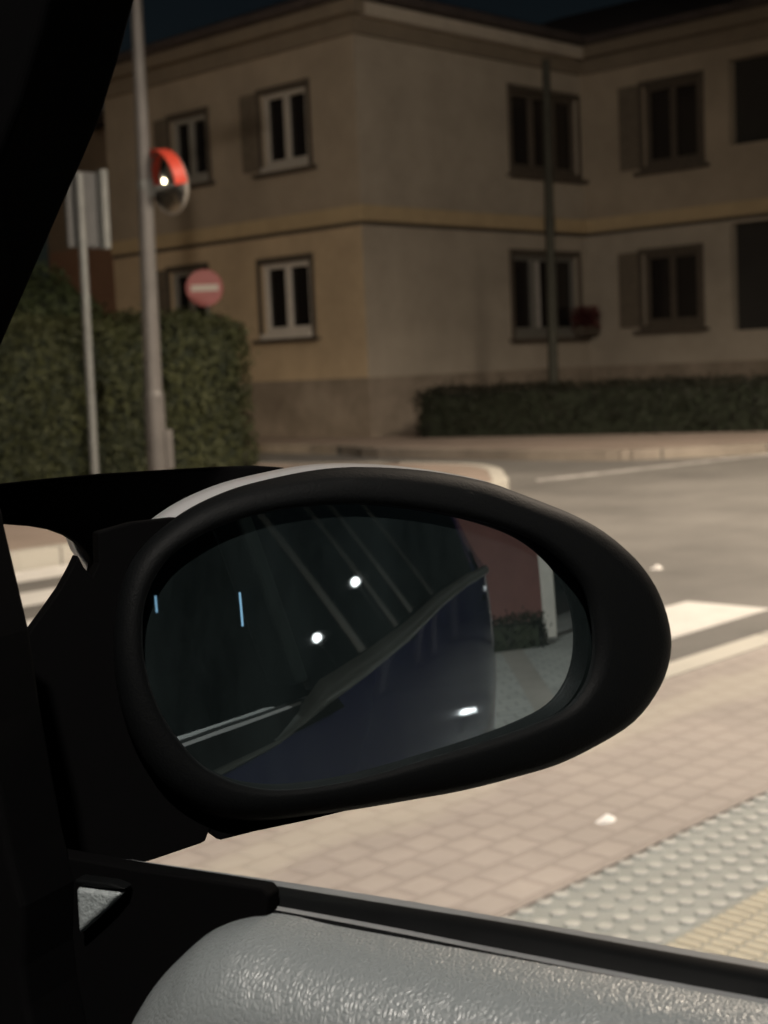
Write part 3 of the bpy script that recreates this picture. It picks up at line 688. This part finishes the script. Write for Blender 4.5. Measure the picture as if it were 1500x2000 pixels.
def polar(poly, N=180):
    out = []
    for k in range(N):
        a = 2*math.pi*k/N; dx_, dy_ = math.cos(a), math.sin(a); best = None
        for i in range(len(poly)):
            p, q = poly[i], poly[(i+1) % len(poly)]
            ex, ey = q.x-p.x, q.y-p.y; den = dx_*ey-dy_*ex
            if abs(den) < 1e-9: continue
            t = ((p.x-MCX)*ey-(p.y-MCY)*ex)/den; s_ = ((p.x-MCX)*dy_-(p.y-MCY)*dx_)/den
            if t > 0 and -1e-6 <= s_ <= 1+1e-6: best = max(best or 0, t)
        out.append((MCX+dx_*best, MCY+dy_*best))
    return out
gp, rp = polar(g_out), polar(r_out)
lerp = lambda a, b, t: [(p[0]+(q[0]-p[0])*t, p[1]+(q[1]-p[1])*t) for p, q in zip(a, b)]
cen = [(MCX, MCY)]*180
L = [[on_rim(*q, -.004) for q in lerp(gp,rp,-.03)]]
for t, d in ((0,.002),(.04,.0045),(.25,.0050),(.6,.0035),(.88,-.001),(.97,-.006),(1.0,-.0135)):
    L.append([on_rim(*q, d) for q in lerp(gp,rp,t)])
mb = MB(); mb.loops(L, True); sm = mb.build('side_mirror', M['black_plastic'], car, smooth=True)
# glass: every vertex on the convex sphere, with the sphere's own normals
L = []; NR = 20
for i in range(NR+1): L.append([on_sphere(*q) for q in lerp(cen, gp, max(.002, i/NR*1.012))])
mb = MB(); mb.loops(L, True, True, False); gl = mb.build('glass', M['mirror_glass'], sm, smooth=True, recalc=False)
if sum(p.normal.dot(MNn) for p in gl.data.polygons) < 0: gl.data.flip_normals()
gl.data.normals_split_custom_set_from_vertices([(v.co-CEN).normalized() for v in gl.data.vertices])
# painted cap over the back
base = [on_rim(*q, -.0142) for q in rp]
cc = sum(base, Vector())/len(base)
L = [base]
for sc, dp_ in ((1.008,.008),(1.008,.020),(.96,.036),(.86,.052),(.66,.066),(.35,.074),(.02,.076)):
    L.append([cc+(p-cc)*sc - MNn*dp_ + _Z*.0015*min(1,dp_/.022) for p in base])
mb = MB(); mb.loops(L, True); mb.build('cap', M['silver'], sm, smooth=True)
# bracket: arm above, foot below, opening between them
BP = Mc - MNn*.060
slab('bracket', [(-200,948),(0,945),(100,934),(200,925),(330,917),(430,911),(500,909),(560,913),(600,960),(640,1250),(300,1300),(176,1126),(183,1102),(170,1078),(152,1060),(130,1046),(100,1035),(60,1028),(20,1025),(-200,1010)], M['black_trim'], BP, MNn, -MNn*.012, sm, bevel=.002)
slab('foot', [(346,1010),(420,1060),(640,1250),(700,1500),(760,1566),(690,1581),(600,1603),(500,1624),(432,1641),(421,1638),(414,1627),(410,1622),(406,1630),(402,1643),(392,1648),(340,1666),(292,1682),(220,1700),(120,1712),(40,1640),(20,1300),(62,1228),(90,1190),(118,1150),(140,1110),(152,1084),(164,1108),(180,1126),(192,1100),(190,1040),(260,1020)], M['black_trim'], Mc-MNn*.010, MNn, -MNn*.010, sm, bevel=.001)
slab('cap', [(120,1020),(139,1056),(147,1076),(163,1098),(180,1126),(250,1150),(250,1010)], M['silver'], BP-MNn*.020, MNn, -MNn*.012, sm, bevel=.002)

# outer side of the car, seen in the mirror ---------------------------
def lerp_tab(y, tab):
    for (a, va), (b, vb) in zip(tab, tab[1:]):
        if y >= b: t = (y-a)/(b-a); return va+(vb-va)*max(0,min(1,t))
    return tab[-1][1]
def belt(y): return lerp_tab(y, [(1.2,1.0),(.12,.998),(-.1,1.009),(-.35,1.026),(-.6,1.050),(-1.0,1.072),(-1.5,1.085),(-2.2,1.09)])
def belt_x(y): return lerp_tab(y, [(1.2,.434),(.10,.433),(.0,.428),(-1.2,.425),(-1.6,.41),(-1.9,.375),(-2.1,.33),(-2.2,.29)])
ys = [1.1,.8,.5,.2,.1,.05,0,-.15,-.3,-.45,-.6,-.8,-1.0,-1.2,-1.35,-1.5,-1.65,-1.8,-1.9,-2.0,-2.08,-2.14]
def prof(y):
    h = max(0, 1-((y+1.5)/.55)**2); bl = belt(y); bx = belt_x(y)
    return [(bx-.10,.18),(bx-.06,.24),(bx-.032+.01*h,.40),(bx-.012+.012*h,.58),(bx+.002+.01*h,.76),(bx+.008+.005*h,.9),(bx+.003,bl-.02),(bx,bl-.001)]
mb = MB(); L = []
for y in ys: L.append([Vector((x, y, z)) for x, z in prof(y)])
yb = ys[-1]; L.append([Vector((p.x-.10, yb-.03, p.z)) for p in L[-1]]); L.append([Vector((p.x-1.2, yb-.08, p.z)) for p in L[-1]])
mb.loops(L, False); mb.build('body', M['navy'], car, smooth=True)
def strip(name, m, rows, y0, y1, parent=car, drop=0.0):
    mb = MB(); L = []
    n = 40
    for i in range(n+1):
        y = y0+(y1-y0)*i/n; t = max(0,-y-1.1)
        f = lerp_tab(y, [(1.2,.3),(.085,.3),(.0,1),(-3,1)]) if rows[0][1] < 0 else 1
        L.append([Vector((belt_x(y)+x, y, belt(y)+z*f-(drop*t*t if z > .1 else 0))) for x, z in rows])
    mb.loops(L, False); return mb.build(name, m, parent, smooth=(name != 'rear_window'))
strip('window_strip', M['strip'], [(.002,-.002),(.009,.002),(.010,.009),(.008,.018),(.0,.023)], .5, -2.0)
gx = lambda z: .425-(z-1.034)*.309
mb = MB(); mb.loops([[(gx(1.022),.021,1.022),(gx(1.022),-1.36,1.022),(gx(1.40),-1.36,1.40),(gx(1.40),.021,1.40)],[(gx(1.022)-.006,.021,1.022),(gx(1.022)-.006,-1.36,1.022),(gx(1.40)-.006,-1.36,1.40),(gx(1.40)-.006,.021,1.40)]], True, True, True)
mb.build('rear_window', M['dark_glass'], car)
strip('rear_pillar', M['navy'], [(-.003,.020),(-.055,.2),(-.110,.38)], -1.362, -2.0, drop=.4)
mb = MB(); mb.loops([[(.428,.050,1.03),(.325,.050,1.40),(.29,.050,1.40),(.40,.050,1.03)],[(.428,.022,1.03),(.325,.022,1.40),(.29,.022,1.40),(.40,.022,1.03)]], True, True, True); mb.build('door_pillar', M['cabin_dark'], car, bevel=.004)
for q, h_, YB, hw in (((305,1180),.013,-.37,.0012), ((471,1190),.014,.058,.0006)):  # glowing bars added for two pale streaks in the mirror
    p, d = mirror_ray(*q); t = (YB-p.y)/d.y; c = p+d*t
    mb = MB(); mb.box(c.x-hw,c.x+hw,c.y-.0006,c.y+.0006,c.z-h_,c.z+h_); mb.build('glow_streak', M['streak_glow'], car)
# wheel
wh = MB(); L = []
for rr, xx in ((.20,.455),(.29,.48),(.315,.45),(.315,.30)):
    L.append([(xx+.02, -1.5+rr*math.cos(2*math.pi*k/40), .315+rr*math.sin(2*math.pi*k/40)) for k in range(40)])
wh.loops(L, True); wo = wh.build('wheel', M['tyre'], car, smooth=True)
wh = MB(); L = []
for rr, xx in ((.205,.468),(.19,.455),(.06,.465),(.03,.47)):
    L.append([(xx+.02, -1.5+rr*math.cos(2*math.pi*k/40), .315+rr*math.sin(2*math.pi*k/40)) for k in range(40)])
wh.loops(L, True, False, True); wh.build('rim', M['alloy'], wo, smooth=False)
# front seat back and the far door, dark shapes inside the cabin
mb = MB(); mb.loops([[(-1.1,-.32,.35),(.36,-.32,.35),(.36,-.5,.35),(-1.1,-.5,.35)],[(-1.1,-.40,1.0),(.36,-.40,1.0),(.36,-.52,1.0),(-1.1,-.52,1.0)],[(-1.0,-.44,1.34),(.30,-.44,1.34),(.30,-.52,1.34),(-1.0,-.52,1.34)]], True, True, True); mb.build('seat', M['seat'], car, bevel=.05)
mb = MB(); mb.box(-1.2,-1.15,-2.6,1.0,.2,1.0); mb.box(-1.15,.40,-2.6,1.0,.16,.20); mb.build('cabin', M['seat'], car, bevel=.01)

# ------------------------------------------------------------------ behind the car, seen in the side mirror
rh = empty('brick_house', (.33,-13,0), 0, 'dark red brick house behind the car, reflected in the side mirror', 'house')
mb = MB(); mb.box(-9,0,-8,0,0,6); mb.build('wall', M['red_brick'], rh)
mb = MB(); hip(-9.4,.4,-8.4,.4,6.004,2.2); mb.build('roof', M['rooftile'], rh)
mb = MB(); mb.box(-3.2,-2.2,.004,.05,2.8,4.2); wv_ = mb.build('window', M['brown_trim'], rh); mb = MB(); mb.box(-3.1,-2.3,.051,.06,2.9,4.1); mb.build('pane', M['pane'], wv_)
leafy('planter_hedge', (-1.6,-9.5,0), 0, (2.0,.6,.40), 2500, .03, M['leaf_dark'], 'low dark hedge in front of the red brick house, seen in the side mirror', 'hedge', r=.12, amp=.04, freq=2)
gp_ = empty('gatepost', (.47,-10,0), 0, 'pale gatepost beside the red brick house, seen in the side mirror', 'gatepost')
mb = MB(); mb.box(-.11,.11,-.11,.11,0,2.2); mb.build('post', M['post'], gp_, bevel=.015)
mb = MB(); mb.box(-.14,.14,-.14,.14,2.2,2.28); mb.build('coping', M['post'], gp_, bevel=.015)
leafy('bush', (.9,-25,0), 0, (4,1.6,1.9), 3000, .06, M['leaf_dark'], 'dark bush at the far end of the car park, seen in the side mirror', 'bush', r=.6, amp=.3, freq=1.2)
mb = MB(); mb.quad((-.3,-9.2,.004),(.02,-9.2,.004),(.74,-4.2,.004),(.52,-4.2,.004)); o = mb.build('dark_ground_strip', M['asphalt']); o['kind'] = 'structure'  # dark asphalt strip lying across the setts

# ------------------------------------------------------------------ street lamps (only the globes show, in the mirrors)
def street_lamp(s, n, z, az_to, colour, power, label, spot=150, blend=.6, glow=60, name='street_lamp', r=.16):
    root = empty(name, W(s, n), TH, label, 'street lamp', 'lit street lamps')
    t = Vector((*az_to, 0)).normalized()*1.2
    mb = MB(); mb.tube([(0,0,-.15),(0,0,z-.1),(t.x*.1,t.y*.1,z+.2),(t.x*.7,t.y*.7,z+.3)], [.09,.06,.05,.04], 12); mb.build('pole', M['pole_grey'], root)
    mb = MB(); mb.box(t.x-.16,t.x+.16,t.y-.32,t.y+.32,z+.24,z+.36); mb.build('lamp_head', M['lamp_metal'], root, bevel=.03)
    mb = MB(); mb.box(t.x-.12,t.x+.12,t.y-.25,t.y+.25,z+.2,z+.236); mb.build('lens', emit('lamp_lens_'+name+str(len(bpy.data.materials)), colour, glow), root)
    l = bpy.data.lights.new('lamp_light', 'SPOT'); l.energy = power; l.color = colour; l.spot_size = R(spot); l.spot_blend = blend; l.shadow_soft_size = r
    lo = bpy.data.objects.new('lamp_light', l); COL.objects.link(lo); lo.parent = root; lo.location = (t.x, t.y, z+.17)
    return root
def globe_lamp(p, colour, power, label, glow=40, r=.12, name='globe_lamp'):
    root = empty(name, (p[0], p[1], 0), 0, label, 'street lamp', 'lit globe lamps')
    z = p[2]
    mb = MB(); k = min(1, r/.12)
    mb.tube([(0,0,-.15),(0,0,z*.3),(0,0,z-r*.8)], [.06*k,.05*k,.03*k], 12); mb.build('pole', M['pole_grey'], root)
    mb = MB(); mb.tube([(0,0,z-r*1.05),(0,0,z-r*.75)], [r*.4,r*.55], 16); mb.build('collar', M['lamp_metal'], root)
    mb = MB(); mb.loops([[(r*math.sin(a)*math.cos(b),r*math.sin(a)*math.sin(b),z-r*math.cos(a)) for b in [2*math.pi*k/24 for k in range(24)]] for a in [R(2)+R(176)*i/14 for i in range(15)]], True, True, True)
    mb.build('globe', emit('globe_glow', colour, glow), root, smooth=True)
    return root
sl = street_lamp(-4.5, -4.0, 7.5, (1,.6), (1.0,.92,.83), 8400, 'lit street lamp on a tall pole behind the car')
# unseen second head, added to brighten the house across the street
mb = MB(); mb.tube([(0,0,7.2),(.35,.45,7.9)], [.04,.04], 10); mb.build('arm', M['pole_grey'], sl)
mb = MB(); mb.box(.22,.58,.42,.62,7.75,8.05); mb.build('lamp_head', M['lamp_metal'], sl, bevel=.03)  # unseen head and lens added for the fill light
mb = MB(); mb.box(.26,.54,.622,.64,7.8,8.0); mb.build('lens', emit('fill_flood_lens', (1,.84,.67), 40), sl)
fl = bpy.data.lights.new('fill_flood', 'SPOT'); fl.energy = 8200; fl.color = (1,.86,.72); fl.spot_size = R(40); fl.spot_blend = .9; fl.shadow_soft_size = .35
fo = bpy.data.objects.new('fill_flood', fl); COL.objects.link(fo); fo.parent = sl; fo.location = (.55,.8,7.9)
fo.rotation_euler = Vector((18.0+4.5, 17.5+4.0, .9-7.9)).to_track_quat('-Z','Y').to_euler()
street_lamp(12.5, 2.2, 8.0, (0,1), (1.0,.84,.67), 9000, 'lit street lamp added out of view on the near pavement beyond the crossing', r=.7)  # added to brighten the far road and the house
street_lamp(5.0, 22.0, 5.5, (1,-.2), (1.0,.76,.48), 4200, 'lit warm street lamp facing the side wall of the tan house')
globe_lamp((5.05,-18.34,4.32), (1,.97,.92), 0, 'taller white globe lamp behind the car, mirrored in its rear side window')
globe_lamp((6.68,-17.75,3.82), (1,.97,.92), 0, 'shorter white globe lamp behind the car, mirrored in its rear side window')
globe_lamp((1.1,-22,.75), (1,.98,.95), 0, 'small white globe lamp on a low post at the far end of the car park', 4, .09, 'bollard_lamp')
for a_, d_, h_, t_ in ((17.0,9.0,6,'thickest'), (13.5,11.0,7,'tallest'), (11.8,11.5,5.5,'shortest'), (9.6,14.0,6.5,'farthest')):  # unseen poles added to give pale streaks in the side window
    pr = empty('streak_pole', (.4+d_*math.tan(R(a_)), -d_, 0), 0, t_+' pale pole added behind the car for a streak in its dark side window', 'streak_pole', 'poles added behind the car')
    k_ = .06 if t_ == 'thickest' else .045
    mb = MB(); mb.tube([(0,0,0),(0,0,h_)], [k_,k_*.7], 12); mb.build('pole', M['post'], pr)
    mb = MB(); mb.tube([(0,0,0),(0,0,.12)], [k_*2.2,k_*2.0], 16); mb.build('added_pole_base', M['lamp_metal'], pr)
globe_lamp((.928,-4.236,.155), (1,.98,.95), 0, 'tiny white light added beside the car for the glint in its navy paint', 60, .022, 'glint_light')  # low lamp added only to make the glint on the body
for (a_, b_, z_), t_ in (((12.98,22.33,2.99),'whiter'), ((11.93,22.13,2.67),'yellower')):  # unseen lamps added to stand for a pair of headlights
    globe_lamp((a_-.0,b_,z_), (1,.97,.95) if t_ == 'whiter' else (1,.9,.6), 0, t_+' one of two low globes added for the headlight glints in the round traffic mirror', 45, .14)
